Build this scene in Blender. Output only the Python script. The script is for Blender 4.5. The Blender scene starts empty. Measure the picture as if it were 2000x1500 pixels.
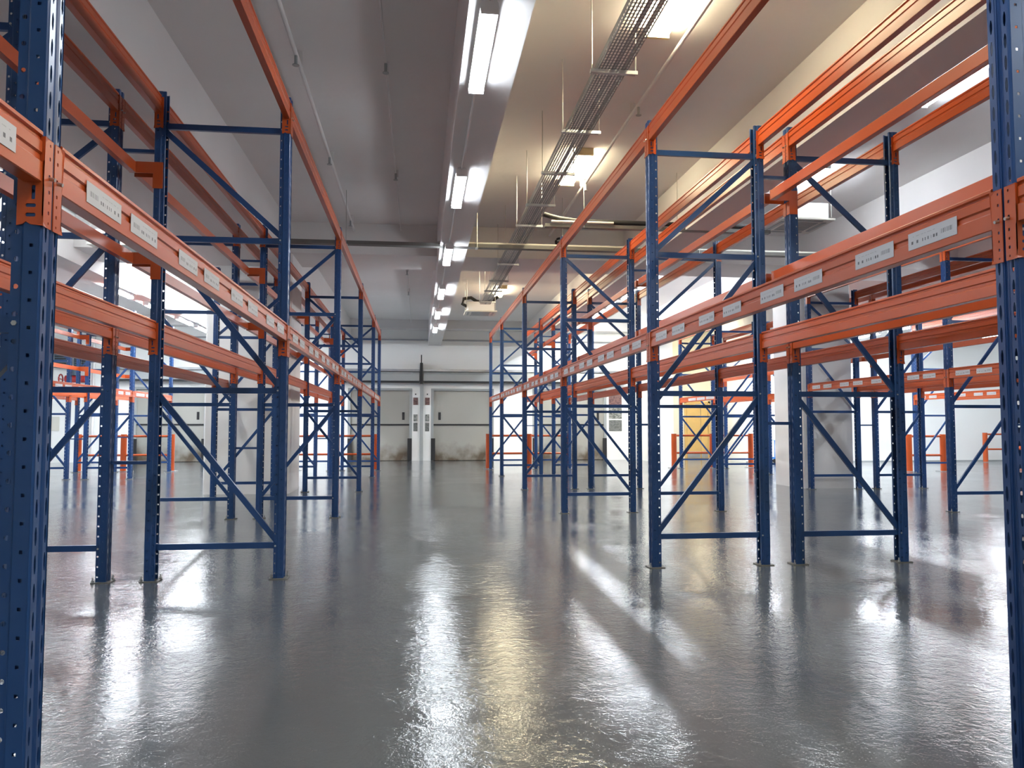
import bpy, math, random
from mathutils import Matrix, Vector
random.seed(7)
SC = bpy.context.scene
COL = SC.collection

# ------------------------------------------------------------------ camera, world, exposure
CAM_H = 1.25
def make_camera():
    pitch, yaw = math.radians(3.152), math.radians(6.863)
    cy, sy, cp, sp = math.cos(yaw), math.sin(yaw), math.cos(pitch), math.sin(pitch)
    fwd = Vector((sy*cp, cy*cp, sp)); right = Vector((cy, -sy, 0)); up = right.cross(fwd)
    cd = bpy.data.cameras.new('camera'); co = bpy.data.objects.new('camera', cd); COL.objects.link(co)
    cd.sensor_width = 36.0; cd.lens = 1513.6/2000*36.0; cd.clip_start = .05; cd.clip_end = 200
    m = Matrix((right, up, -fwd)).transposed().to_4x4(); m.translation = (0, 0, CAM_H)
    co.matrix_world = m
    SC.camera = co
make_camera()
w = bpy.data.worlds.new('world'); SC.world = w; w.use_nodes = True
w.node_tree.nodes['Background'].inputs[0].default_value = (.05, .05, .055, 1)
w.node_tree.nodes['Background'].inputs[1].default_value = 0.0
SC.view_settings.view_transform = 'Standard'; SC.view_settings.look = 'None'
SC.view_settings.gamma = 1.0; SC.view_settings.use_curve_mapping = False
SC.view_settings.exposure = 2.6
COOL, COOL_E = (.86, .93, 1.0), 13.0        # tube colour and strength of the cool battens
WARM, WARM_E = (1.0, .86, .56), 11.0        # and of the warm twin fittings

# ------------------------------------------------------------------ materials
def mat(name, col, rough=.5, metal=0.0, spec=.5, bump=None, var=None, coat=0.0, emit=None):
    """Principled material; bump=(scale, strength, dist); var=(scale, amount) mottles the colour."""
    m = bpy.data.materials.new(name); m.use_nodes = True
    nt = m.node_tree; b = nt.nodes['Principled BSDF']
    b.inputs['Base Color'].default_value = (*col, 1); b.inputs['Roughness'].default_value = rough
    b.inputs['Metallic'].default_value = metal; b.inputs['Specular IOR Level'].default_value = spec
    b.inputs['Coat Weight'].default_value = coat
    if emit:
        b.inputs['Emission Color'].default_value = (*emit[0], 1); b.inputs['Emission Strength'].default_value = emit[1]
    tc = nt.nodes.new('ShaderNodeTexCoord')
    if var:
        n = nt.nodes.new('ShaderNodeTexNoise'); n.inputs['Scale'].default_value = var[0]; n.inputs['Detail'].default_value = 5
        nt.links.new(tc.outputs['Object'], n.inputs['Vector'])
        r = nt.nodes.new('ShaderNodeMix'); r.data_type = 'RGBA'
        r.inputs[6].default_value = (*[c*(1-var[1]) for c in col], 1); r.inputs[7].default_value = (*[min(1, c*(1+var[1])) for c in col], 1)
        nt.links.new(n.outputs['Fac'], r.inputs[0]); nt.links.new(r.outputs[2], b.inputs['Base Color'])
    if bump:
        n2 = nt.nodes.new('ShaderNodeTexNoise'); n2.inputs['Scale'].default_value = bump[0]; n2.inputs['Detail'].default_value = 4
        nt.links.new(tc.outputs['Object'], n2.inputs['Vector'])
        bp = nt.nodes.new('ShaderNodeBump'); bp.inputs['Strength'].default_value = bump[1]; bp.inputs['Distance'].default_value = bump[2]
        nt.links.new(n2.outputs['Fac'], bp.inputs['Height']); nt.links.new(bp.outputs['Normal'], b.inputs['Normal'])
    return m

M = {}
M['blue'] = mat('blue_powder_coat', (.015, .056, .175), .28, var=(3, .12), bump=(60, .05, .002))
M['orange'] = mat('orange_powder_coat', (.47, .076, .014), .3, var=(2, .08), bump=(50, .04, .002))
M['zinc'] = mat('zinc_plated_steel', (.55, .55, .53), .35, 1.0)
M['galv'] = mat('galvanised_steel', (.42, .43, .45), .42, .9, var=(6, .2))
M['ceiling'] = mat('painted_concrete_ceiling', (.74, .72, .71), .85, bump=(5, .25, .02), var=(.7, .07))
M['wall'] = mat('white_wall_paint', (.84, .85, .83), .6, bump=(8, .1, .01), var=(.6, .04))
M['cream'] = mat('warm_light_wall_tint', (.80, .76, .63), .6, var=(.6, .03))  # cream tint puts the recess's warm light into the wall colour
M['column'] = mat('scuffed_white_column', (.72, .71, .70), .6, var=(1.7, .14), bump=(7, .1, .01))
M['plain_white'] = mat('white_enamel', (.78, .79, .79), .35)
M['offwhite'] = mat('off_white_plastic', (.66, .65, .58), .45)
M['grey_metal'] = mat('grey_painted_steel', (.33, .35, .35), .4, var=(1.2, .1))
M['dark'] = mat('dark_rubber', (.015, .015, .017), .5)
M['black_pipe'] = mat('black_pipe_lagging', (.02, .02, .022), .55)
M['conduit'] = mat('white_conduit', (.70, .69, .68), .4)
M['tan_end'] = mat('aged_fitting_end', (.70, .58, .34), .45)
M['yellow_wood'] = mat('yellow_wood_door', (.70, .46, .16), .4, var=(4, .12))
M['red'] = mat('red_enamel', (.34, .02, .02), .35)
M['slate'] = mat('slate_blue_panel', (.05, .085, .12), .4)
M['trolley_blue'] = mat('blue_plastic', (.05, .20, .55), .4)
M['cool_tube'] = mat('cool_lit_diffuser', (.9, .9, .9), .3, emit=(COOL, COOL_E))
M['bright_tube'] = mat('bright_lit_diffuser', (.9, .9, .9), .3, emit=(COOL, 31.0))
M['side_tube'] = mat('side_lit_diffuser', (.9, .9, .9), .3, emit=(COOL, 22.0))
M['tray_steel'] = mat('dull_tray_steel', (.20, .21, .23), .42, .8, var=(6, .2))
M['tray_dark'] = mat('dusty_dark_tray', (.13, .125, .115), .5)
M['warm_tube'] = mat('warm_lit_diffuser', (.9, .9, .85), .3, emit=(WARM, WARM_E))

def floor_mat():
    m = bpy.data.materials.new('glossy_grey_epoxy'); m.use_nodes = True
    nt = m.node_tree; b = nt.nodes['Principled BSDF']; L = nt.links.new
    tc = nt.nodes.new('ShaderNodeTexCoord')
    def noise(scale, detail, rough=.5, dist=0.0, vec=None):
        n = nt.nodes.new('ShaderNodeTexNoise'); n.inputs['Scale'].default_value = scale
        n.inputs['Detail'].default_value = detail; n.inputs['Roughness'].default_value = rough; n.inputs['Distortion'].default_value = dist
        L(vec or tc.outputs['Object'], n.inputs['Vector']); return n
    big = noise(.45, 3, .55, .6)
    cr = nt.nodes.new('ShaderNodeValToRGB'); e = cr.color_ramp.elements
    e[0].position = .3; e[0].color = (.088, .100, .110, 1); e[1].position = .72; e[1].color = (.120, .134, .144, 1)
    L(big.outputs['Fac'], cr.inputs[0]); L(cr.outputs[0], b.inputs['Base Color'])
    patch = noise(.8, 4, .6, 1.0)
    rr = nt.nodes.new('ShaderNodeMapRange'); rr.inputs[1].default_value = .35; rr.inputs[2].default_value = .7
    rr.inputs[3].default_value = .025; rr.inputs[4].default_value = .06
    L(patch.outputs['Fac'], rr.inputs[0]); L(rr.outputs[0], b.inputs['Roughness'])
    b.inputs['Specular IOR Level'].default_value = .6
    # trowel ripples: fine flakes, medium ripples and slow undulation
    fine = noise(60, 3, .6); med = noise(15, 4, .6, .6); slow = noise(1.6, 2)
    gate = nt.nodes.new('ShaderNodeMapRange'); gate.inputs[1].default_value = .32; gate.inputs[2].default_value = .74
    gate.inputs[3].default_value = .26; gate.inputs[4].default_value = 1.0; L(noise(.7, 3, .6, .8).outputs['Fac'], gate.inputs[0])
    def mul(a, k):
        x = nt.nodes.new('ShaderNodeMath'); x.operation = 'MULTIPLY'; L(a, x.inputs[0])
        if isinstance(k, float): x.inputs[1].default_value = k
        else: L(k, x.inputs[1])
        return x.outputs[0]
    def add(a, c):
        x = nt.nodes.new('ShaderNodeMath'); L(a, x.inputs[0]); L(c, x.inputs[1]); return x.outputs[0]
    h = add(add(mul(mul(fine.outputs['Fac'], gate.outputs[0]), .42), mul(mul(med.outputs['Fac'], gate.outputs[0]), .9)), mul(slow.outputs['Fac'], .7))
    bp = nt.nodes.new('ShaderNodeBump'); bp.inputs['Strength'].default_value = .40; bp.inputs['Distance'].default_value = .012
    L(h, bp.inputs['Height']); L(bp.outputs['Normal'], b.inputs['Normal'])
    return m
M['floor'] = floor_mat()

def label_mat():
    """White paper label with a barcode block and dark print bars (UV)."""
    m = bpy.data.materials.new('printed_location_label'); m.use_nodes = True
    nt = m.node_tree; b = nt.nodes['Principled BSDF']; L = nt.links.new
    uv = nt.nodes.new('ShaderNodeTexCoord'); sx = nt.nodes.new('ShaderNodeSeparateXYZ'); L(uv.outputs['UV'], sx.inputs[0])
    def math_(op, a, c=None):
        x = nt.nodes.new('ShaderNodeMath'); x.operation = op
        for i, v in enumerate((a, c)):
            if v is None: continue
            if isinstance(v, (int, float)): x.inputs[i].default_value = v
            else: L(v, x.inputs[i])
        return x.outputs[0]
    def band(v, lo, hi): return math_('MULTIPLY', math_('GREATER_THAN', v, lo), math_('LESS_THAN', v, hi))
    U, V = sx.outputs[0], sx.outputs[1]
    n = nt.nodes.new('ShaderNodeTexNoise'); n.noise_dimensions = '1D'; n.inputs['Scale'].default_value = 60; L(U, n.inputs['W'])
    bars = math_('MULTIPLY', math_('GREATER_THAN', n.outputs['Fac'], .52), math_('MULTIPLY', band(U, .08, .32), band(V, .36, .62)))
    n2 = nt.nodes.new('ShaderNodeTexNoise'); n2.noise_dimensions = '1D'; n2.inputs['Scale'].default_value = 17; L(U, n2.inputs['W'])
    words = math_('MULTIPLY', math_('GREATER_THAN', n2.outputs['Fac'], .53), math_('MULTIPLY', band(U, .38, .93), band(V, .30, .48)))
    words2 = math_('MULTIPLY', math_('GREATER_THAN', n2.outputs['Fac'], .47), math_('MULTIPLY', band(U, .42, .9), band(V, .72, .76)))
    f = math_('MAXIMUM', math_('MAXIMUM', bars, words), math_('MULTIPLY', words2, .4))
    mx = nt.nodes.new('ShaderNodeMix'); mx.data_type = 'RGBA'
    mx.inputs[6].default_value = (.50, .50, .52, 1); mx.inputs[7].default_value = (.07, .07, .08, 1)
    L(f, mx.inputs[0]); L(mx.outputs[2], b.inputs['Base Color']); b.inputs['Roughness'].default_value = .45
    return m
M['label'] = label_mat()

def notice_mat(name, bg, ink, seed):
    m = bpy.data.materials.new(name); m.use_nodes = True
    nt = m.node_tree; b = nt.nodes['Principled BSDF']; L = nt.links.new
    tc = nt.nodes.new('ShaderNodeTexCoord'); mp = nt.nodes.new('ShaderNodeMapping')
    mp.inputs['Location'].default_value = (seed, seed*2, 0); mp.inputs['Scale'].default_value = (9, 9, 22); L(tc.outputs['Object'], mp.inputs[0])
    n = nt.nodes.new('ShaderNodeTexNoise'); n.inputs['Scale'].default_value = 1.5; n.inputs['Detail'].default_value = 2; L(mp.outputs[0], n.inputs['Vector'])
    g = nt.nodes.new('ShaderNodeMath'); g.operation = 'GREATER_THAN'; g.inputs[1].default_value = .52; L(n.outputs['Fac'], g.inputs[0])
    mx = nt.nodes.new('ShaderNodeMix'); mx.data_type = 'RGBA'; mx.inputs[6].default_value = (*bg, 1); mx.inputs[7].default_value = (*ink, 1)
    L(g.outputs[0], mx.inputs[0]); L(mx.outputs[2], b.inputs['Base Color']); b.inputs['Roughness'].default_value = .5
    return m
M['notice_red'] = notice_mat('red_grey_notice', (.20, .11, .10), (.11, .06, .06), 1.0)
M['notice_grid'] = notice_mat('grey_grid_notice', (.30, .31, .29), (.12, .13, .12), 2.0)
M['notice_dark'] = notice_mat('dark_text_notice', (.17, .18, .17), (.11, .115, .11), 3.0)

def door_mat():
    """Brushed lift door: grey steel with rust-brown kick stains near the floor."""
    m = bpy.data.materials.new('stained_steel_lift_door'); m.use_nodes = True
    nt = m.node_tree; b = nt.nodes['Principled BSDF']; L = nt.links.new
    tc = nt.nodes.new('ShaderNodeTexCoord'); sx = nt.nodes.new('ShaderNodeSeparateXYZ'); L(tc.outputs['Object'], sx.inputs[0])
    n = nt.nodes.new('ShaderNodeTexNoise'); n.inputs['Scale'].default_value = 2.4; n.inputs['Detail'].default_value = 6; L(tc.outputs['Object'], n.inputs['Vector'])
    mr = nt.nodes.new('ShaderNodeMapRange'); mr.inputs[1].default_value = 0; mr.inputs[2].default_value = 1.1
    mr.inputs[3].default_value = 1.0; mr.inputs[4].default_value = 0.0; L(sx.outputs[2], mr.inputs[0])
    mu = nt.nodes.new('ShaderNodeMath'); mu.operation = 'MULTIPLY'; L(mr.outputs[0], mu.inputs[0]); L(n.outputs['Fac'], mu.inputs[1])
    st = nt.nodes.new('ShaderNodeMapRange'); st.inputs[1].default_value = .18; st.inputs[2].default_value = .55; L(mu.outputs[0], st.inputs[0])
    mx = nt.nodes.new('ShaderNodeMix'); mx.data_type = 'RGBA'; mx.inputs[6].default_value = (.36, .355, .32, 1); mx.inputs[7].default_value = (.12, .09, .06, 1)
    L(st.outputs[0], mx.inputs[0]); L(mx.outputs[2], b.inputs['Base Color'])
    b.inputs['Roughness'].default_value = .45; b.inputs['Metallic'].default_value = .25
    return m
M['lift'] = door_mat()

# ------------------------------------------------------------------ mesh helpers
class MB:
    def __init__(s): s.v = []; s.f = []
    def poly(s, pts):
        i = len(s.v); s.v += [tuple(p) for p in pts]; s.f.append(tuple(range(i, i+len(pts))))
    def box(s, x0, x1, y0, y1, z0, z1):
        i = len(s.v)
        s.v += [(x, y, z) for z in (z0, z1) for x, y in ((x0, y0), (x1, y0), (x1, y1), (x0, y1))]
        s.f += [tuple(i+k for k in q) for q in ((3, 2, 1, 0), (4, 5, 6, 7), (0, 1, 5, 4), (1, 2, 6, 5), (2, 3, 7, 6), (3, 0, 4, 7))]
        return s
    def rbox(s, x0, x1, y0, y1, z0, z1, c):
        """box with its long (vertical) edges chamfered by c"""
        pts = [(x0+c, y0), (x1-c, y0), (x1, y0+c), (x1, y1-c), (x1-c, y1), (x0+c, y1), (x0, y1-c), (x0, y0+c)]
        return s.prism([(p[0], p[1]) for p in pts], 'z', z0, z1)
    def prism(s, pts, axis, a0, a1):
        """extrude a closed 2D polygon along an axis: 'z' pts=(x,y); 'y' pts=(x,z); 'x' pts=(y,z)"""
        def P(p, a): return (p[0], p[1], a) if axis == 'z' else (p[0], a, p[1]) if axis == 'y' else (a, p[0], p[1])
        n = len(pts); i = len(s.v)
        s.v += [P(p, a0) for p in pts]+[P(p, a1) for p in pts]
        for k in range(n): s.f.append((i+k, i+(k+1) % n, i+n+(k+1) % n, i+n+k))
        s.f.append(tuple(i+k for k in reversed(range(n)))); s.f.append(tuple(i+n+k for k in range(n)))
        return s
    def tube(s, path, r, n=10):
        """round tube along a list of points"""
        path = [Vector(p) for p in path]; rings = []
        for k, p in enumerate(path):
            d = (path[min(k+1, len(path)-1)]-path[max(k-1, 0)]).normalized()
            a = d.cross(Vector((0, 0, 1)) if abs(d.z) < .9 else Vector((1, 0, 0))).normalized(); b = d.cross(a)
            i = len(s.v); s.v += [tuple(p+r*(math.cos(t*math.tau/n)*a+math.sin(t*math.tau/n)*b)) for t in range(n)]; rings.append(i)
        for i, j in zip(rings, rings[1:]):
            for t in range(n): s.f.append((i+t, i+(t+1) % n, j+(t+1) % n, j+t))
        s.f.append(tuple(rings[0]+t for t in reversed(range(n)))); s.f.append(tuple(rings[-1]+t for t in range(n)))
        return s
    def bar(s, p, q, wy, wz):
        """rectangular bar from p to q in the xz plane: wy deep in y, wz across"""
        p, q = Vector(p), Vector(q); d = (q-p).normalized(); nrm = Vector((-d.z, 0, d.x))*wz/2; y = Vector((0, wy/2, 0)); i = len(s.v)
        for e in (p, q): s.v += [tuple(e-nrm-y), tuple(e+nrm-y), tuple(e+nrm+y), tuple(e-nrm+y)]
        s.f += [tuple(i+k for k in qd) for qd in ((0, 1, 2, 3), (7, 6, 5, 4), (0, 4, 5, 1), (1, 5, 6, 2), (2, 6, 7, 3), (3, 7, 4, 0))]
        return s
    def mesh(s, name, m, smooth=False, thick=0.0, weld=False, uv=None):
        me = bpy.data.meshes.new(name); me.from_pydata(s.v, [], s.f)
        if weld or thick:
            import bmesh
            bm = bmesh.new(); bm.from_mesh(me); bmesh.ops.remove_doubles(bm, verts=bm.verts, dist=2e-5)
            bmesh.ops.recalc_face_normals(bm, faces=bm.faces)
            if thick: bmesh.ops.solidify(bm, geom=list(bm.faces), thickness=thick)
            bm.to_mesh(me); bm.free()
        me.materials.append(M[m])
        if smooth:
            me.polygons.foreach_set('use_smooth', [True]*len(me.polygons)); me.set_sharp_from_angle(angle=math.radians(40))
        me.update(); return me

def obj(name, me, parent=None, loc=(0, 0, 0), rz=0.0, **props):
    o = bpy.data.objects.new(name, me); COL.objects.link(o); o.location = loc; o.rotation_euler[2] = rz
    if parent: o.parent = parent
    for k, v in props.items(): o[k] = v
    return o
def thing(name, label, cat, loc=(0, 0, 0), rz=0.0, group=None):
    o = obj(name, None, None, loc, rz, label=label, category=cat)
    o.empty_display_size = .2
    if group: o['group'] = group
    return o
def struct(name, mb, m, **k): return obj(name, mb.mesh(name, m, **k), kind='structure')

HOLE = {'round': [(.0058, .0024), (.0024, .0058)], 'slot': [(.0062, .0105), (.0020, .0265)], 'square': [(.0052, .0042), (.0042, .0052)],
        'pin': [(.0045, .003), (.003, .0055)], 'oval': [(.014, .0025), (.011, .0055)], 'hook': [(.0055, .018), (.004, .021)]}
def punched(mb, P, u0, u1, v0, v1, hole, cu=None, cv=None, size=1.0):
    """rectangle u0..u1 x v0..v1 with one hole in the middle; P maps (u,v) to 3D"""
    cu = (u0+u1)/2 if cu is None else cu; cv = (v0+v1)/2 if cv is None else cv
    pts = [(a*size, b*size) for a, b in HOLE[hole]]
    quads = [[(cu+a, cv+b) for a, b in pts], [(cu-a, cv+b) for a, b in reversed(pts)], [(cu-a, cv-b) for a, b in pts], [(cu+a, cv-b) for a, b in reversed(pts)]]
    cor = [(u1, v1), (u0, v1), (u0, v0), (u1, v0)]
    for k in range(4):
        mb.poly([P(*cor[k])]+[P(*p) for p in quads[k]])
        n = (k+1) % 4
        mb.poly([P(*cor[k]), P(*quads[k][-1]), P(*quads[n][0]), P(*cor[n])])

# ------------------------------------------------------------------ setting
CEIL, BEAM, TBEAM = 5.13, 4.25, 4.53
XL, XR, YB, YF = -13.5, 24.0, -8.0, 28.8
struct('floor', MB().box(XL-.2, XR+.2, YB-.2, 30.6, -.12, 0), 'floor')
struct('ceiling', MB().box(XL-.2, XR+.2, YB-.2, 30.6, CEIL, CEIL+.2), 'ceiling')
struct('wall_left', MB().box(XL-.2, XL, YB, 30, 0, CEIL), 'wall')
struct('wall_right', MB().box(XR, XR+.2, YB, 27, 0, CEIL), 'wall')
struct('wall_rear', MB().box(XL, XR, YB-.2, YB, 0, CEIL), 'wall')
DOORS = [(-10.02, -7.51), (-2.57, -.24), (.45, 2.78), (4.24, 7.08)]
wb = MB(); x = XL; DH = 2.66
for a, b in DOORS:
    wb.box(x, a, YF, YF+.5, 0, DH); x = b
wb.box(x, 8.3, YF, YF+.5, 0, DH); wb.box(XL, 8.3, YF, YF+.5, DH, CEIL)
struct('wall_back', wb, 'wall')
struct('wall_pier', MB().box(8.3, 9.06, 26.9, 29.9, 0, CEIL), 'wall')
struct('wall_recess', MB().box(9.06, 11.6, 29.5, 29.9, 0, CEIL), 'cream')
struct('wall_far_right', MB().box(11.45, XR, 26.2, 26.5, 0, CEIL).box(11.45, 11.75, 26.5, 29.5, 0, CEIL), 'wall')
struct('baseboard_far_right', MB().box(11.45, XR, 26.17, 26.199, 0, .035), 'grey_metal')
# down-stand beams: slim ones along the aisles, wide ones on the column lines, one across at the columns
tr = 0
def trim(*b):
    global tr
    tr += 1
    struct('trim_%d' % tr, MB().box(*b), 'ceiling')
for x0, x1 in ((-10.45, -9.98), (-6.75, -6.28), (.335, .80), (4.03, 4.42), (11.2, 11.65), (14.1, 14.6), (18.2, 18.7)):
    trim(x0, x1, YB, YF, BEAM, CEIL-.001)
trim(-3.95, -2.48, YB, YF, BEAM+.02, CEIL-.001); trim(7.72, 8.85, YB, 26.9, BEAM+.02, CEIL-.001)
for y0, y1, zb in ((14.85, 16.2, TBEAM), (2.6, 3.9, TBEAM), (28.2, YF-.001, 4.82)):
    trim(XL, XR if y1 < 20 else 8.3, y0, y1, zb, CEIL-.002)
def column(x0, x1, y0, y1):
    c = MB().rbox(x0, x1, y0, y1, 0, CEIL-.003, .03)
    obj('column', c.mesh('column', 'column'), kind='structure')
column(-3.95, -2.40, 14.95, 16.2); column(7.74, 8.84, 14.95, 16.2)

# ------------------------------------------------------------------ lift doors and the end wall
def lift_door(n, a, b, handle):
    root = obj('door_%d' % n, None, None, ((a+b)/2, YF, 0), kind='structure'); hw = (b-a)/2; split = 1.32
    def part(nm, mb, m, par=root): return obj(nm, mb.mesh(nm, m), par)
    part('lower_leaf', MB().box(-hw+.10, hw-.10, .10, .16, .01, split-.03), 'lift')
    up = part('upper_leaf', MB().box(-hw+.10, hw-.10, .08, .14, split+.03, DH-.08), 'lift')
    part('meeting_rail', MB().box(-hw+.10, hw-.10, .075, .15, split-.029, split+.029), 'dark')
    hx = hw-.32 if handle > 0 else -hw+.32
    part('handle', MB().rbox(hx-.045, hx+.045, .065, .079, 1.50, 1.78, .004), 'dark', up)
    part('jamb', MB().box(-hw, -hw+.098, -.015, .2, .001, DH), 'grey_metal'); part('jamb', MB().box(hw-.098, hw, -.015, .2, .001, DH), 'grey_metal')
    part('lintel', MB().box(-hw+.098, hw-.098, -.015, .2, DH-.078, DH), 'grey_metal')
    for sx in (-1, 1):   # dark strips at the foot of the jambs
        part('jamb_foot_strip', MB().rbox(*(sorted((sx*(hw-.16), sx*(hw-.005)))), -.05, -.016, .01, .82, .006), 'dark')
    return root
for n, ((a, b), h) in enumerate(zip(DOORS, (1, 1, -1, 1)), 1): lift_door(n, a, b, h)
# grey shutter housings over the doors
def shutter(x0, x1, label):
    t = thing('shutter_housing', label, 'shutter housing', ((x0+x1)/2, YF, 2.86)); hw = (x1-x0)/2
    obj('hood', MB().prism([(-.38, .06), (-.36, .30), (-.30, .38), (-.001, .38), (-.001, .06)], 'x', -hw, hw).mesh('hood', 'grey_metal'), t)
    obj('dark_underside', MB().box(-hw, hw, -.36, -.03, 0, .058).mesh('dark_underside', 'dark'), t)  # dark strip along the underside of the hood
    obj('top_channel', MB().box(-hw, hw, -.20, -.001, .42, .50).mesh('top_channel', 'galv'), t)
shutter(-10.6, -6.9, 'long grey roller shutter housing over the leftmost lift door')
shutter(-3.2, .02, 'grey roller shutter housing over the lift door left of the middle pillar')
shutter(.16, 7.6, 'long grey roller shutter housing right of the dark bracket, over two lift doors')
t = thing('shutter_bracket', 'dark upright bracket between two shutter housings above the middle pillar', 'bracket', (.09, YF, 2.84))
obj('arm', MB().box(-.05, .05, -.40, -.001, 0, .74).mesh('arm', 'dark'), t); obj('stem', MB().box(-.02, .02, -.2, -.15, .741, 1.05).mesh('stem', 'dark'), t)
def pipe(name, label, cat, path, r, m, n=10, group=None):
    o = obj(name, MB().tube(path, r, n).mesh(name, m, smooth=True), label=label, category=cat)
    if group: o['group'] = group
    return o
def box_thing(name, label, cat, b, m, group=None, c=.004):
    o = obj(name, MB().rbox(*b, c).mesh(name, m), label=label, category=cat)
    if group: o['group'] = group
    return o
pipe('wall_pipe', 'thin grey horizontal pipe along the top of the end wall', 'pipe', [(-11, YF-.06, 4.45), (8.2, YF-.06, 4.45)], .03, 'galv')
box_thing('pillar_channel', 'pale grey vertical channel down the pillar between two lift doors', 'channel', (.045, .165, YF-.09, YF-.002, 0, 2.83), 'grey_metal')
for x, side in ((-.115, 'left of'), (.315, 'right of')):
    for z0, z1, wdt, mm, wd in ((2.05, 2.32, .17, 'notice_red', 'reddish upper'), (1.44, 1.70, .15, 'notice_grid', 'grey gridded middle'), (1.08, 1.40, .15, 'notice_dark', 'dark grey lower')):
        box_thing('wall_notice', '%s notice on the pillar strip %s the pale vertical channel' % (wd, side), 'notice', (x-wdt/2, x+wdt/2, YF-.012, YF-.002, z0, z1), mm, c=.001)
    box_thing('call_button', 'small dark call button on the pillar %s the pale vertical channel' % side, 'button', (x-.02, x+.02, YF-.03, YF-.002, 2.42, 2.47), 'dark')
for z0, z1, xx, wdt, mm, wd in ((2.05, 2.55, 7.42, .5, 'notice_red', 'upper'), (1.55, 1.97, 7.42, .5, 'notice_grid', 'middle'), (1.08, 1.50, 7.42, .5, 'notice_dark', 'lower')):
    box_thing('wall_notice', '%s dark notice in a white frame beside the rightmost lift door' % wd, 'notice', (xx-wdt/2, xx+wdt/2, YF-.012, YF-.002, z0, z1), mm, c=.001)
# yellow double door in the recess
d5 = obj('door_5', None, None, (10.9, 29.5, 0), kind='structure')
obj('frame', MB().box(-.52, -.44, -.05, -.001, .001, 2.25).box(.44, .52, -.05, -.001, .001, 2.25).box(-.52, .52, -.05, -.001, 2.17, 2.25).mesh('frame', 'yellow_wood'), d5)
for a, b in ((-.43, .12), (.14, .43)):
    lf = obj('leaf', MB().rbox(a, b, -.04, -.001, .01, 2.16, .004).mesh('leaf', 'yellow_wood'), d5)
    obj('kick_plate', MB().box(a+.02, b-.02, -.047, -.041, .03, .28).mesh('kick_plate', 'galv'), lf)
obj('door_closer', MB().box(-.1, .25, -.10, -.051, 2.06, 2.13).mesh('door_closer', 'galv'), d5)
# switch panels, hose cupboard and hand trolley by the right-hand wall
for z0, z1, wd in ((1.34, 1.62, 'upper'), (.95, 1.18, 'lower')):
    t = thing('switch_panel', '%s pale switch panel on the white wall behind the right racks' % wd, 'switch panel', (11.85, 26.2, z0))
    obj('panel', MB().rbox(-.32, .32, -.06, -.001, 0, z1-z0, .01).mesh('panel', 'offwhite'), t)
    for k in (-.16, .06): obj('switch', MB().box(k, k+.12, -.075, -.061, .12, .16).mesh('switch', 'dark'), t)
t = thing('hand_trolley', 'small blue hand trolley against the white wall behind an orange guard rail', 'trolley', (12.0, 25.75, 0))
obj('deck', MB().rbox(-.28, .28, -.2, .2, .14, .2, .03).mesh('deck', 'trolley_blue'), t)
obj('push_handle', MB().tube([(.22, -.17, .2), (.22, -.17, .78), (.22, .17, .78), (.22, .17, .2)], .018).mesh('push_handle', 'trolley_blue', smooth=True), t)
for sx in (-.22, .22):
    for sy in (-.15, .15): obj('wheel', MB().tube([(sx, sy-.02, .07), (sx, sy+.02, .07)], .07, 14).mesh('wheel', 'dark', smooth=True), t)
# pump valve, louvred boxes and pipes on the end wall behind the far-left racks
t = thing('alarm_valve', 'red valve with hand wheel and grey motor on the end wall, far left', 'valve', (-12.05, YF, 2.75))
obj('body', MB().tube([(-.12, -.3, .15), (.55, -.3, .15)], .13, 14).mesh('body', 'red', smooth=True), t)
wh = obj('hand_wheel', MB().tube([(-.28+.0*k, -.3-.16*math.sin(k*math.tau/16), .15+.16*math.cos(k*math.tau/16)) for k in range(17)], .025, 8).box(-.295, -.265, -.44, -.16, .135, .165).mesh('hand_wheel', 'red', smooth=True), t)
obj('motor', MB().tube([(.2, -.3, .28), (.2, -.3, .55)], .12, 14).mesh('motor', 'slate', smooth=True), t)
obj('wall_bracket', MB().box(.1, .3, -.2, -.001, .05, .25).mesh('wall_bracket', 'red'), t)
for x0, x1, wd in ((-12.6, -12.15, 'left'), (-11.95, -11.5, 'right')):
    t = thing('louvre_box', '%s dark louvred box high on the end wall, far left' % wd, 'louvre', (x0, YF, 3.3))
    obj('casing', MB().rbox(0, x1-x0, -.25, -.001, 0, .62, .01).mesh('casing', 'slate'), t)
    lv = MB()
    for k in range(7): lv.box(.04, x1-x0-.04, -.27, -.251, .05+k*.08, .09+k*.08)
    obj('louvre', lv.mesh('louvre', 'dark'), t)
pipe('wall_pipe', 'white vertical pipe on the end wall, far left behind the racks', 'pipe', [(-11.35, YF-.06, 0), (-11.35, YF-.06, 4.8)], .05, 'conduit')
box_thing('wall_notice', 'pale framed notice low on the end wall at far left', 'notice', (-12.85, -12.45, YF-.012, YF-.002, 1.1, 1.6), 'offwhite', c=.001)

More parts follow.
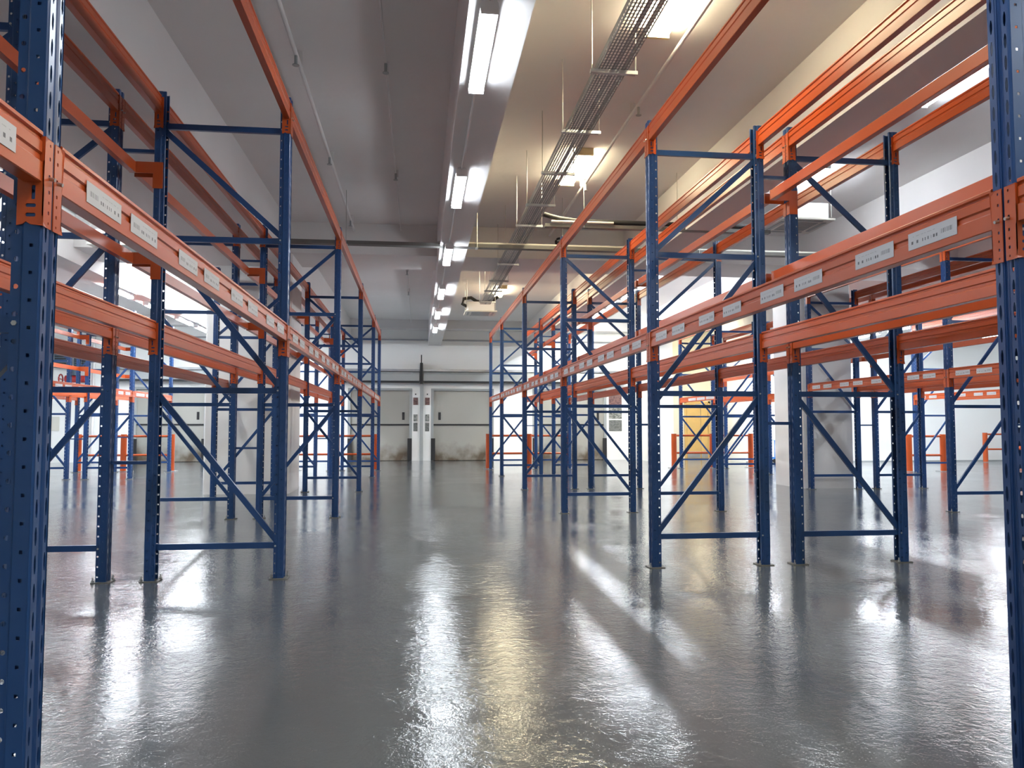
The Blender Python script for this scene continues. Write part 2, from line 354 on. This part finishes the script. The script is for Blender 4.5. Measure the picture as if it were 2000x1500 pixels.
# ------------------------------------------------------------------ pallet racking
PW, DEP, HT, PITCH = .105, 1.095, 4.04, .0805      # post width, frame depth, post height, punching pitch
def post_mesh():
    """punched omega section; slotted face at x=0 looking to +x, open back at -x"""
    mb = MB(); n = int(HT/PITCH)
    prof = [(-.082, .030), (-.082, .047), (-.054, .047), (-.048, .0525), (-.004, .0525), (0, .0485), (0, .014), (-.007, .007)]
    def strip(p, q, z0, z1): mb.poly([(*p, z0), (*q, z0), (*q, z1), (*p, z1)])
    for s in (1, -1):
        pr = [(a, s*b) for a, b in prof]
        for k, (p, q) in enumerate(zip(pr, pr[1:])):
            L = math.dist(p, q); P = lambda u, v, p=p, q=q, L=L: (p[0]+(q[0]-p[0])*u/L, p[1]+(q[1]-p[1])*u/L, v)
            kind = {1: 'round', 3: 'square', 5: 'slot'}.get(k)
            if not kind: strip(p, q, 0, HT); continue
            off = PITCH/2 if kind == 'square' else 0.0
            z = off
            if off: strip(p, q, 0, off)
            for c in range(n-1):
                punched(mb, P, 0, L, z, z+PITCH, kind, size=1.25 if kind == 'round' else 1.0); z += PITCH
            strip(p, q, z, HT)
    strip((-.007, .007), (-.007, -.007), 0, HT)
    return mb.mesh('upright_post', 'blue', thick=-.0022)
POST = post_mesh()
def channel(L, wz=.048, wy=.030, t=.003):
    """C channel along x, open upward-back, with a bolt through each end"""
    h = wz/2
    mb = MB().prism([(-wy/2, -h), (wy/2, -h), (wy/2, -h+t), (-wy/2+t, -h+t), (-wy/2+t, h-t), (wy/2, h-t), (wy/2, h), (-wy/2, h)], 'x', -L/2, L/2)
    return mb
def bolt(mb, x, z): mb.prism([(x+.008*math.cos(k*math.tau/6), z+.008*math.sin(k*math.tau/6)) for k in range(6)], 'y', -.053, .049); return mb
BZ = [.27, 1.55, 2.815, 3.765]
IN = DEP/2-.062
hb = channel(2*IN); HBRACE = None
HBRACE = hb.mesh('horizontal_brace', 'blue')
def diag(z0, z1):
    dx, dz = 2*IN-.012, (z1-.04)-(z0+.04); L = math.hypot(dx, dz); a = math.atan2(dz, dx)
    c = channel(L, .046, .026); ca, sa = math.cos(a), math.sin(a)
    c.v = [(x*ca-z*sa, y, x*sa+z*ca) for x, y, z in c.v]
    return c.mesh('diagonal_brace', 'blue')
DIAG = [diag(a, b) for a, b in zip(BZ, BZ[1:])]
BOLT = bolt(MB(), 0, 0).mesh('brace_bolt', 'zinc')
PLATE = MB().rbox(-.115, .035, -.07, .07, 0, .007, .012).mesh('base_plate', 'tray_dark')
ANCHOR = MB().prism([(.012*math.cos(k*math.tau/6), .012*math.sin(k*math.tau/6)) for k in range(6)], 'z', .007, .02).tube([(0, 0, .018), (0, 0, .045)], .006, 8).mesh('anchor_bolt', 'zinc')
def rack_frame(xc, y0, rise, label, group, bolts=False):
    """frame across x; rise=+1: its diagonals climb towards +x"""
    t = thing('rack_frame', label, 'rack frame', (xc, y0+PW/2, 0), 0, group)
    for s, rz in ((1, 0.0), (-1, math.pi)):
        p = obj('upright_post', POST, t, (s*DEP/2, 0, .007), rz)
        b = obj('base_plate', PLATE, t, (s*DEP/2, 0, 0), rz)
        for k in (-1, 1): obj('anchor_bolt', ANCHOR, b, (.018 if k > 0 else -.100, k*.052, 0))
        if bolts:
            for z in BZ: obj('brace_bolt', BOLT, p, (-.068, 0, z-.007))
    for z in BZ: obj('horizontal_brace', HBRACE, t, (0, 0, z))
    for z0, z1, me in zip(BZ, BZ[1:], DIAG):
        o = obj('diagonal_brace', me, t, (0, .0, (z0+z1)/2))
        if rise < 0: o.scale.x = -1
    return t

BH = .152
FACE = [(-.003, 0), (0, .003), (0, .060), (-.007, .066), (-.007, .082), (-.001, .088), (-.001, .120), (-.008, .127), (-.008, .134), (0, .139), (0, .149), (-.003, .152)]
BP = FACE+[(-.052-a, b) for a, b in reversed(FACE)]
CACHE = {}
def beam_mesh(L):
    k = ('b', round(L, 3))
    if k not in CACHE: CACHE[k] = MB().prism(BP, 'y', -L/2, L/2).mesh('beam_profile', 'orange')
    return CACHE[k]
def connector_mesh():
    """L-shaped hook plate at a beam's far end (post towards +y); x=0 is the outer face, z=0 the beam's bottom"""
    mb = MB(); z0, z1 = -.128, .137
    # leg on the post's face (normal x)
    P = lambda u, v: (.004, u, v)
    zs = [z0, z0+.03, z0+.062, z0+.092, z0+.125, z0+.185, z0+.232, z1]
    for a, b, sz in zip(zs, zs[1:], (.7, 1, .8, 1, 1.1, 1, .8)): punched(mb, P, 0, .052, a, b, 'pin', cu=.034, size=sz)
    # leg beside the post (normal y) carrying the beam's end
    Q = lambda u, v: (u, 0, v)
    punched(mb, Q, -.068, .004, z0+.018, z0+.046, 'oval', cu=-.030); punched(mb, Q, -.068, .004, z0+.046, z0+.074, 'oval', cu=-.030)
    punched(mb, Q, -.068, .004, z0+.074, -.004, 'hook', cu=-.024)
    mb.poly([Q(-.068, -.004), Q(.004, -.004), Q(.004, z1), Q(-.068, z1)])
    mb.poly([Q(-.068, z0+.018), Q(-.068, z0), Q(-.052, z0+.004), Q(-.042, z0+.012), Q(-.030, z0+.004), Q(.004, z0), Q(.004, z0+.018)])
    me = mb.mesh('end_connector', 'orange', thick=.0032)
    return me
def mirrored(me):
    m2 = me.copy()
    for v in m2.vertices: v.co.y = -v.co.y
    m2.flip_normals(); m2.update(); return m2
CONN = connector_mesh(); CONN_N = mirrored(CONN)
PIN = MB().tube([(0, 0, 0), (.016, 0, -.004)], .006, 8).mesh('locking_pin', 'zinc')
def label_mesh():
    me = bpy.data.meshes.new('location_label')
    l, z0, zm, z1 = .15, .032, .056, .103
    a = [(.0012, z0), (.0012, .0535), (-.0052, .061), (-.0052, z1-.008), (-.0045, z1-.006)]
    a = [(.0012, z0), (.0014, .054), (.0008, .075), (.0012, z1)]
    vs = [(x, y, z) for y in (-l, l) for x, z in a]+[(x-.0008, y, z) for y in (-l, l) for x, z in a]
    n = len(a); fs = [(k, n+k, n+k+1, k+1) for k in range(n-1)]
    fs += [(2*n+k, 2*n+k+1, 3*n+k+1, 3*n+k) for k in range(n-1)]
    fs += [(0, 2*n, 3*n, n), (n-1, 2*n-1, 4*n-1, 3*n-1)]
    fs += [(k+1, 2*n+k+1, 2*n+k, k) for k in range(n-1)]+[(n+k, 3*n+k, 3*n+k+1, n+k+1) for k in range(n-1)]
    me.from_pydata(vs, [], fs); me.materials.append(M['label'])
    uv = me.uv_layers.new(name='UVMap')
    for lp in me.loops:
        v = me.vertices[lp.vertex_index].co; uv.data[lp.index].uv = ((v.y+l)/(2*l), (v.z-z0)/(z1-z0))
    return me
LABEL = label_mesh(); LABEL_M = LABEL.copy()
for lp in LABEL_M.loops: u = LABEL_M.uv_layers[0].data[lp.index].uv; LABEL_M.uv_layers[0].data[lp.index].uv = (1-u[0], u[1])
LAB_AT = (.185, .59, 1.2, 1.63, 2.22, 2.68, 3.3, 3.74)
LOWZ, UPZ = 1.963, 3.857
def pallet_beam(xf, sx, ya, yb, z, label, group, labels=False, pins=True):
    """xf: outer face of the posts, sx: the way it looks; ya, yb: near edges of the two frames"""
    y0, y1 = ya+PW+.006, yb-.006; L = y1-y0-.008; ym = (y0+y1)/2
    # local +x is the outward side, so a beam looking to -x is turned half round
    t = thing('pallet_beam', label, 'pallet beam', (xf, ym, z), 0 if sx > 0 else math.pi, group)
    b = obj('beam_profile', beam_mesh(L), t)
    for s, me in ((1, CONN), (-1, CONN_N)):
        c = obj('end_connector', me, t, (.0005, s*(L/2+.004), 0))
        if pins: obj('locking_pin', PIN, c, (.004, s*.034, .022))
    if labels:
        for k in LAB_AT:
            yy = y0+k*(L/4.19)+.15-ym
            if labels == 'few' and k > 3: continue
            obj('location_label', LABEL if sx > 0 else LABEL_M, t, (.0005, yy if sx > 0 else -yy, 0))
    return t
def backstop(xf, sx, ya, yb, z, label, group):
    """bar set back into the flue behind the posts, on a cranked bracket at each end"""
    y0, y1 = ya+PW+.001, yb-.001; L = y1-y0; ym = (y0+y1)/2
    t = thing('pallet_backstop', label, 'backstop beam', (xf, ym, z), 0 if sx > 0 else math.pi, group)
    k = ('s', round(L, 3))
    if k not in CACHE:
        CACHE[k] = MB().prism([(.14, -.045), (.187, -.045), (.19, -.042), (.19, .042), (.187, .045), (.14, .045)], 'y', -L/2+.012, L/2-.012).mesh('stop_bar', 'orange')
    obj('stop_bar', CACHE[k], t)
    for s in (1, -1):
        key = ('k', s)
        if key not in CACHE:
            m = MB().box(.0, .19, *sorted((0, -s*.006)), -.045, .05); m.box(-.075, 0, *sorted((0, -s*.006)), -.17, .05)
            CACHE[key] = m.mesh('stop_bracket', 'orange')
            CACHE['h', s] = MB().box(.0008, .0045, *sorted((-s*.006, s*.048)), -.17, -.046).mesh('hook_plate', 'orange')
        b = obj('stop_bracket', CACHE[key], t, (.0008, s*(L/2-.001), 0)); obj('hook_plate', CACHE['h', s], b)
    return t

ORD = ['nearest', 'second', 'third', 'fourth', 'fifth', 'sixth', 'seventh', 'eighth', 'ninth']
NB = ['first', 'second', 'third', 'fourth', 'fifth', 'sixth', 'seventh']
# name: (centre x, aisle side, near edges of the frames, climb of the first frame's diagonals towards the flue?, words)
P_Y = [2.385, 6.627, 10.95, 15.24, 19.55, 22.5]; A_Y = [2.44, 6.74, 11.09, 15.34, 19.64, 22.7]
ROWS = {
 'P': (-1.0976-DEP/2, 1, P_Y, [0, 1, 0, 1, 0, 1], 'left aisle row'),
 'Q': (-2.48-DEP/2, -1, [5.05, 6.627, 10.93, 14.0, 16.42, 19.55, 22.5], [1, 1, 0, 1, 0, 0, 1], 'row behind the left aisle row'),
 'A': (2.0658+DEP/2, -1, A_Y, [0, 1, 0, 1, 0, 1], 'right aisle row'),
 'S': (3.408+DEP/2, 1, A_Y, [0, 1, 0, 1, 0, 1], 'row behind the right aisle row'),
 'C': (7.79+DEP/2, -1, [6.4, 10.6, 14.75, 19.55, 22.5], [0, 1, 0, 1, 0], 'third row right of the aisle'),
 'D': (9.19+DEP/2, 1, [6.4, 10.6, 14.75, 19.55, 22.5], [1, 0, 0, 1, 0], 'fourth row right of the aisle'),
 'E': (13.35+DEP/2, -1, [15.25, 19.55], [0, 1], 'rightmost row'),
 'F': (-6.82-DEP/2, 1, [15.25, 19.55, 22.5], [1, 0, 1], 'third row left of the aisle'),
 'G': (-8.25-DEP/2, -1, [15.25, 19.55, 22.5], [1, 0, 1], 'leftmost row'),
}
SKIP = {('C', 2)}                                   # the white column stands in this bay
for r, (xc, side, ys, climbs, words) in ROWS.items():
    g = 'upright frames of the '+words
    for i, y in enumerate(ys):
        rise = -side if climbs[i] else side
        rack_frame(xc, y, rise, 'blue punched upright frame, %s from the camera in the %s' % (ORD[i], words), g, bolts=(i < 3))
    bays = [(a, b, NB[i]+' bay from camera', i) for i, (a, b) in enumerate(zip(ys, ys[1:]))]
    if r in 'PA': bays.append((ys[0]-4.3, ys[0], 'bay beside the camera', -1))
    for a, b, bw, i in bays:
        if (r, i) in SKIP: continue
        for z, lv in ((LOWZ, 'lower'), (UPZ, 'upper')):
            for s, sw in ((side, 'front'), (-side, 'rear')):
                if i < 0 and (lv == 'upper' or sw == 'rear'): continue
                lab = (lv == 'lower' and sw == 'front' and r in 'PACEF')
                if i < 0: lab = True
                if b-a < 3.5 and lab: lab = 'few'
                pallet_beam(xc+s*DEP/2, s, a, b, z, 'orange %s %s beam%s, %s, %s' % (lv, sw, ' with white labels' if lab else '', words, bw),
                            'pallet beams of the '+words, lab, pins=(i < 2))
    if r in 'PSDF':                                  # backstops hang into the flue behind the left-hand posts of each pair
        for a, b, bw, i in bays:
            if i < 0: continue
            for z, lv in ((2.63, 'lower'), (3.39, 'upper')):
                backstop(xc-DEP/2, -1, a, b, z, 'orange %s backstop bar behind the %s, %s' % (lv, words, bw), 'pallet backstops of the '+words)
# row spacers tie each back-to-back pair of frames together
def spacer(x0, x1, y, z, label, group):
    o = obj('row_spacer', MB().rbox(x0+.002, x1-.002, -.017, .017, -.014, .014, .003).mesh('row_spacer', 'blue'), None, (0, y, z), label=label, category='row spacer', group=group)
for i, y in enumerate(P_Y):
    if i in (1, 2, 4, 5):
        for z, lv in ((.957, 'low'), (3.545, 'high')):
            spacer(-2.48, -1.0976-DEP, y+PW/2, z, '%s blue spacer bar tying %s frames of the two rows left of the aisle' % (lv, ORD[i]), 'row spacers left of the aisle')
for i, y in enumerate(A_Y):
    if i >= 1:
        for z, lv in ((1.28, 'low'), (3.575, 'high')):
            spacer(2.0658+DEP, 3.408, y+PW/2, z, '%s blue spacer bar tying %s frames of the two rows right of the aisle' % (lv, ORD[i]), 'row spacers right of the aisle')
for i, y in enumerate(ROWS['C'][2]):
    if 1 <= i: spacer(7.79+DEP, 9.19, y+PW/2, 1.28, 'blue spacer bar tying the %s frames of the third and fourth rows right' % ORD[i], 'row spacers of the far right rows')
for i, y in enumerate(ROWS['F'][2]): spacer(-8.25, -6.82-DEP, y+PW/2, .957, 'blue spacer bar tying the %s frames of the far left rows' % ORD[i], 'row spacers of the far left rows')

# ------------------------------------------------------------------ orange end guards
def guard(xs, y, label):
    t = thing('end_guard', label, 'end guard', (xs[0], y, 0), 0, 'orange rack end guards')
    for x in xs:
        p = obj('guard_post', MB().tube([(0, 0, .008), (0, 0, 1.02), (0, 0, 1.035)], .082, 18).mesh('guard_post', 'orange', smooth=True), t, (x-xs[0], 0, 0))
        obj('base_plate', MB().rbox(-.15, .15, -.15, .15, 0, .008, .01).mesh('base_plate', 'galv'), p)
    for a, b in zip(xs, xs[1:]):
        for z in (.98, .45): obj('guard_rail', MB().tube([(a-xs[0]+.07, 0, z), (b-xs[0]-.07, 0, z)], .032, 10).mesh('guard_rail', 'orange', smooth=True), t)
guard([-3.5, -2.35, -1.24], 22.98, 'orange guard rail across the far end of the left aisle rows')
guard([2.08, 3.31, 4.5], 23.18, 'orange guard rail across the far end of the right aisle rows')
guard([-9.42, -8.22, -6.93], 22.98, 'orange guard rail across the far end of the far left rows')
guard([7.75, 8.96, 10.2], 22.98, 'orange guard rail beyond the white right column, before the switch panels')
guard([13.65, 14.68], 20.3, 'orange two-post guard rail on the open floor at right')
guard([19.99, 21.4], 25.4, 'orange guard rail against the white wall at far right')

# ------------------------------------------------------------------ lamps
def batten(x, y, zt, label, group, L=1.36):
    """weatherproof batten under a surface at height zt, running along y from y"""
    t = thing('batten_light', label, 'batten light', (x, y+L/2, zt), 0, group)
    if 'bm' not in CACHE:
        h = L/2
        CACHE['bm'] = MB().prism([(-.067, -.062), (-.062, -.026), (-.04, -.001), (.04, -.001), (.062, -.026), (.067, -.062)], 'y', -h+.012, h-.012).mesh('housing', 'plain_white')
        pts = [(-.061, -.063), (-.057, -.090), (-.04, -.102), (-.015, -.106), (.015, -.106), (.04, -.102), (.057, -.090), (.061, -.063)]
        CACHE['bd'] = MB().prism(pts, 'y', -h+.03, h-.03).mesh('diffuser', 'cool_tube')
        CACHE['sd'] = MB().prism(pts, 'y', -h+.03, h-.03).mesh('diffuser', 'side_tube')
        CACHE['fd'] = MB().prism(pts, 'y', -h+.03, h-.03).mesh('diffuser', 'bright_tube')
        CACHE['be'] = MB().prism([(-.063, -.107), (.063, -.107), (.068, -.062), (.040, -.0015), (-.040, -.0015), (-.068, -.062)], 'y', -.010, .007).mesh('end_cap', 'plain_white')
    obj('housing', CACHE['bm'], t); obj('diffuser', CACHE['bd' if abs(x-.478) < .1 else 'fd' if y > 16.4 else 'sd'], t)
    for s in (-1, 1): obj('end_cap', CACHE['be'], t, (0, s*(L/2-.019), 0), 0 if s < 0 else math.pi)
def twin(x, y, zt, label, group, L=1.44):
    t = thing('twin_light', label, 'twin light', (x, y+L/2, zt), 0, group)
    if 'tm' not in CACHE:
        h = L/2
        CACHE['tm'] = MB().box(-.10, .10, -h+.02, h-.02, -.028, -.001).mesh('housing', 'plain_white')
        CACHE['td'] = MB().prism([(-.115, -.03), (-.115, -.07), (-.095, -.092), (.095, -.092), (.115, -.07), (.115, -.03)], 'y', -h+.04, h-.04).mesh('diffuser', 'warm_tube')
        CACHE['te'] = MB().box(-.122, .122, -.02, .02, -.098, -.001).mesh('end_cap', 'tan_end')
    obj('housing', CACHE['tm'], t); obj('diffuser', CACHE['td'], t)
    for s in (-1, 1): obj('end_cap', CACHE['te'], t, (0, s*(L/2-.019), 0))
def row_of(fn, x, ys, zt, what, group):
    for i, y in enumerate(ys):
        fn(x, y, zt, '%s, %s from the camera' % (what, ORD[i]), group)
row_of(batten, .478, [5.25, 8.82, 12.52, 16.25, 19.5, 22.6], BEAM, 'lit cool white batten light under the beam over the aisle', 'battens over the aisle')
row_of(batten, .478, [-5.4, -1.9, 1.65], BEAM, 'cool batten light under the aisle beam behind the camera', 'battens behind the camera')
row_of(twin, 2.28, [5.72, 10.4, 17.2, 21.0], CEIL, 'warm white twin light on the ceiling beside the cable tray', 'warm lights beside the cable tray')
row_of(twin, 5.0, [24.0, 26.0], CEIL, 'added unseen warm twin light near the third lift door', 'added warm lights near the lift doors')  # added out of sight, to warm and brighten the end wall
row_of(twin, 2.28, [-4.3, .8], CEIL, 'warm twin light on the ceiling behind the camera', 'warm lights behind the camera')
row_of(twin, -4.6, [8.7], CEIL, 'warm white twin light on the ceiling above the second left row', 'warm light on the left')
row_of(batten, -4.55, [5.0, 12.2, 17.0, 18.8, 20.6, 22.4, 24.2, 26.0], CEIL, 'cool batten light on the ceiling above the second left row', 'battens above the left rows')  # beyond the cross beam, spaced closer with added lamps to brighten the end wall
row_of(batten, -4.55, [-4.6, -1.4, 1.8], CEIL, 'added cool batten light on the ceiling, left behind the camera', 'battens behind the camera')  # added to lift the light on the near posts
row_of(batten, 5.9, [-4.6, -1.4, 1.8], CEIL, 'added cool batten light on the ceiling, right behind the camera', 'battens behind the camera')  # added like the left ones, for more ambient light from behind
row_of(batten, 5.9, [7.0, 10.5, 17.0, 18.8, 20.6, 22.4, 24.2, 26.0], CEIL, 'cool batten light on the ceiling right of the right aisle rows', 'battens right of the aisle')  # far ones doubled up with added lamps, to light the back
row_of(batten, -6.5, [9.0, 12.6, 17.0, 19.3, 21.7, 23.5, 25.2], BEAM, 'cool batten light under the beam above the far left rows', 'battens above the far left rows')  # extra lamps added among the far ones for a brighter back area
row_of(batten, -10.2, [10.0, 14.0, 17.8, 21.5, 25.0], BEAM, 'cool batten light under the leftmost beam', 'battens on the leftmost beam')
row_of(batten, 11.42, [5.0, 9.0, 13.0, 17.2, 19.0, 21.0, 22.8, 24.5], BEAM, 'cool batten light under the beam beyond the fourth right row', 'battens beyond the fourth right row')  # farther lamps packed denser, the extra ones added to brighten the far walls
row_of(batten, 14.35, [12.2, 14.0, 17.2, 19.0, 20.8, 22.6, 24.4], BEAM, 'cool batten light under the beam above the rightmost row', 'battens above the rightmost row')
row_of(batten, 18.45, [8.0, 12.0, 17.5, 22.0], BEAM, 'cool batten light under the beam by the right wall', 'battens by the right wall')
twin(10.2, 26.4, CEIL, 'added warm twin light on the ceiling of the recess before the yellow door', 'added warm light of the recess')  # added to turn the recess cream; no fitting is visible there

# ------------------------------------------------------------------ overhead services
pipe('light_conduit', 'thin white conduit joining the battens under the aisle beam', 'conduit', [(.478, -2, BEAM-.011), (.478, 26, BEAM-.011)], .010, 'conduit', 8)
def tray():
    x0, x1, ya, yb, z0, z1 = 1.54, 1.80, 3.0, 19.6, 4.37, 4.46
    root = thing('cable_tray', 'long punched galvanised cable tray hung from the ceiling right of the aisle', 'cable tray', (0, 0, 0))
    bt, sl, sr = MB(), MB(), MB(); ny = int((yb-ya)/.05); dx = (x1-x0)/9
    for j in range(ny):
        y = ya+j*.05
        for i in range(9):
            punched(bt, lambda u, v: (v, u, z0), y, y+.05, x0+i*dx, x0+(i+1)*dx, 'oval', cu=y+.025, size=1.5)
        punched(sl, lambda u, v: (x0, u, v), y, y+.05, z0, z1-.03, 'oval', cu=y+.025, size=1.3)
        punched(sr, lambda u, v: (x1, u, v), y, y+.05, z0, z1-.03, 'oval', cu=y+.025, size=1.3)
    ye = ya+ny*.05
    for m, x in ((sl, x0), (sr, x1)): m.poly([(x, ya, z1-.03), (x, ye, z1-.03), (x, ye, z1), (x, ya, z1)])
    obj('tray_floor', bt.mesh('tray_floor', 'tray_steel', thick=.0016), root)
    obj('side_flange', sl.mesh('side_flange', 'tray_steel', thick=.0016), root); obj('side_flange', sr.mesh('side_flange', 'tray_steel', thick=.0016), root)
    obj('splice_rib', MB().box(x0+.12, x0+.14, ya, ye, z0+.002, z0+.012).mesh('splice_rib', 'galv'), root)
tray()
HY = [3.7, 5.1, 6.48, 7.87, 9.22, 10.6, 11.72, 13.3, 14.6, 16.3, 17.55, 19.1]
for i, y in enumerate(HY):
    t = thing('trapeze_hanger', 'rod and bar hanger under the cable tray, number %s along it from the camera' % (['one', 'two', 'three', 'four', 'five', 'six', 'seven', 'eight', 'nine', 'ten', 'eleven', 'twelve'][i]), 'hanger', (1.67, y, 4.37), 0, 'cable tray hangers')
    obj('cross_bar', MB().box(-.20, .22, -.02, .02, -.034, -.003).mesh('cross_bar', 'galv'), t)
    top = (TBEAM if 14.85 < y < 16.2 else CEIL)-4.37
    for xx in (-.185, .205): obj('rod', MB().tube([(xx, 0, -.045), (xx, 0, top)], .006, 8).mesh('rod', 'zinc'), t)
def sprinkler_pipe(x, z, y0, y1, drops, label, r=.022):
    t = thing('sprinkler_pipe', label, 'sprinkler pipe', (x, y0, z))
    obj('pipe_run', MB().tube([(0, 0, 0), (0, y1-y0, 0)], r, 10).mesh('pipe_run', 'conduit', smooth=True), t)
    for y in drops:
        h = obj('sprinkler_head', MB().tube([(0, 0, 0), (0, 0, -.07), (0, 0, -.075), (0, 0, -.09)], .016, 8).prism([(.035*math.cos(k*math.tau/10), .035*math.sin(k*math.tau/10)) for k in range(10)], 'z', -.10, -.094).mesh('sprinkler_head', 'grey_metal'), t, (0, y-y0, -r))
        obj('pipe_clip', MB().box(-.03, .03, -.015, .015, r, CEIL-z-.012).mesh('pipe_clip', 'conduit'), t, (0, y-y0+.25, 0))
sprinkler_pipe(-1.24, 4.97, 2, 14.8, [4.6, 7.75, 10.7, 14.0], 'white sprinkler pipe on the ceiling left of the aisle')
sprinkler_pipe(-.36, 5.0, 2, 14.8, [7.9, 11.4], 'thin white sprinkler pipe on the ceiling over the aisle', .012)
sprinkler_pipe(2.52, 4.99, 2, 14.8, [8.6, 11.5], 'white sprinkler pipe on the ceiling right of the warm lights')
sprinkler_pipe(-.3, 5.0, 16.3, 28, [18.6, 21.5], 'thin white sprinkler pipe beyond the cross beam over the aisle', .014)
# services crossing the hall in front of the cross beam
t = thing('service_run', 'dark tray with two cream pipes crossing the hall before the cross beam', 'service run', (0, 12.85, 4.27))
obj('channel', MB().prism([(-.07, -.028), (.07, -.028), (.07, .03), (.065, .03), (.065, -.023), (-.065, -.023), (-.065, .03), (-.07, .03)], 'x', -6.2, 7.6).mesh('channel', 'tray_dark'), t)
for yy, zz in ((-.03, .045), (.04, .05)): obj('cream_pipe', MB().tube([(.3, yy, zz), (7.4, yy, zz)], .022, 10).mesh('cream_pipe', 'offwhite', smooth=True), t)
for xx in (-4.2, -1.2, .95, 2.4, 4.8): obj('hanger_rod', MB().tube([(xx, -.085, -.03), (xx, -.085, CEIL-4.27)], .006, 8).box(xx-.02, xx+.02, -.09, .09, -.036, -.0285).mesh('hanger_rod', 'zinc'), t)
t = thing('service_run', 'short tray with black lagged pipe from cable tray to the right air conditioner', 'service run', (0, 11.35, 4.27))
obj('channel', MB().prism([(-.05, -.028), (.05, -.028), (.05, .02), (.045, .02), (.045, -.023), (-.045, -.023), (-.045, .02), (-.05, .02)], 'x', 1.86, 5.4).mesh('channel', 'tray_dark'), t)
obj('lagged_pipe', MB().tube([(1.84, -.0, .17), (1.95, -.0, .14), (2.08, 0, .11), (2.3, 0, .085), (2.7, 0, .075), (5.3, 0, .075)], .036, 10).mesh('lagged_pipe', 'black_pipe', smooth=True), t)
obj('cream_pipe', MB().tube([(1.95, -.075, .045), (2.9, -.075, .045)], .018, 10).mesh('cream_pipe', 'offwhite', smooth=True), t)
for xx in (2.45, 3.9): obj('hanger_rod', MB().tube([(xx, -.06, -.03), (xx, -.06, CEIL-4.27)], .006, 8).mesh('hanger_rod', 'zinc'), t)
t = thing('alarm_bell', 'small dark round bell on the cross beam right of the cable tray', 'bell', (2.72, 14.85, 4.86))
obj('gong', MB().tube([(.075*math.cos(k*math.tau/16), -.06, .075*math.sin(k*math.tau/16)) for k in range(17)], .022, 8).mesh('gong', 'dark', smooth=True), t)
obj('back_plate', MB().tube([(0, -.05, 0), (0, -.001, 0)], .06, 14).mesh('back_plate', 'offwhite', smooth=True), t)
obj('yoke', MB().box(-.075, .075, -.065, -.051, -.012, .012).mesh('yoke', 'dark'), t)
def cassette(xc, yc, z, hose, label, s=.42):
    t = thing('air_conditioner', label, 'air conditioner', (xc, yc, z), 0, 'ceiling cassette air conditioners')
    obj('casing', MB().rbox(-s+.06, s-.06, -s+.06, s-.06, .031, .27, .02).mesh('casing', 'plain_white'), t)
    f = obj('fascia', MB().prism([(-s, -s), (s, -s), (s, s), (-s, s)], 'z', 0, .03).mesh('fascia', 'offwhite'), t)
    g = MB()
    for k in range(9): g.box(-.24, .24, -.24+k*.055, -.215+k*.055, -.006, -.0005)
    obj('grille', g.mesh('grille', 'grey_metal'), f)
    for sx, sy, w_, d_ in ((0, 1, .26, .03), (0, -1, .26, .03), (1, 0, .03, .26), (-1, 0, .03, .26)):
        obj('air_vane', MB().box(sx*.33-w_, sx*.33+w_, sy*.33-d_, sy*.33+d_, -.008, -.0005).mesh('air_vane', 'grey_metal'), f)
    for sx in (-1, 1):
        for sy in (-1, 1): obj('hanger_rod', MB().tube([(sx*(s-.04), sy*(s-.04), .05), (sx*(s-.04), sy*(s-.04), CEIL-z)], .006, 8).mesh('hanger_rod', 'zinc'), t)
    if hose:
        obj('lagged_hose', MB().tube([(-.36, 0, .2), (-.48, -.05, .25), (-.45, -.1, .38), (-.25, -.05, .42), (-.1, 0, .34), (.1, 0, .30), (.35, -.1, .36), (.48, -.12, .46)], .045, 10).mesh('lagged_hose', 'black_pipe', smooth=True), t)
cassette(5.78, 11.25, 4.35, False, 'square ceiling air conditioner hung above the row behind the right aisle row')
cassette(1.62, 20.65, 4.28, True, 'square ceiling air conditioner with black hoses at the end of the cable tray')
cassette(-5.2, 14.2, 4.35, False, 'square ceiling air conditioner hung above the far left bays')
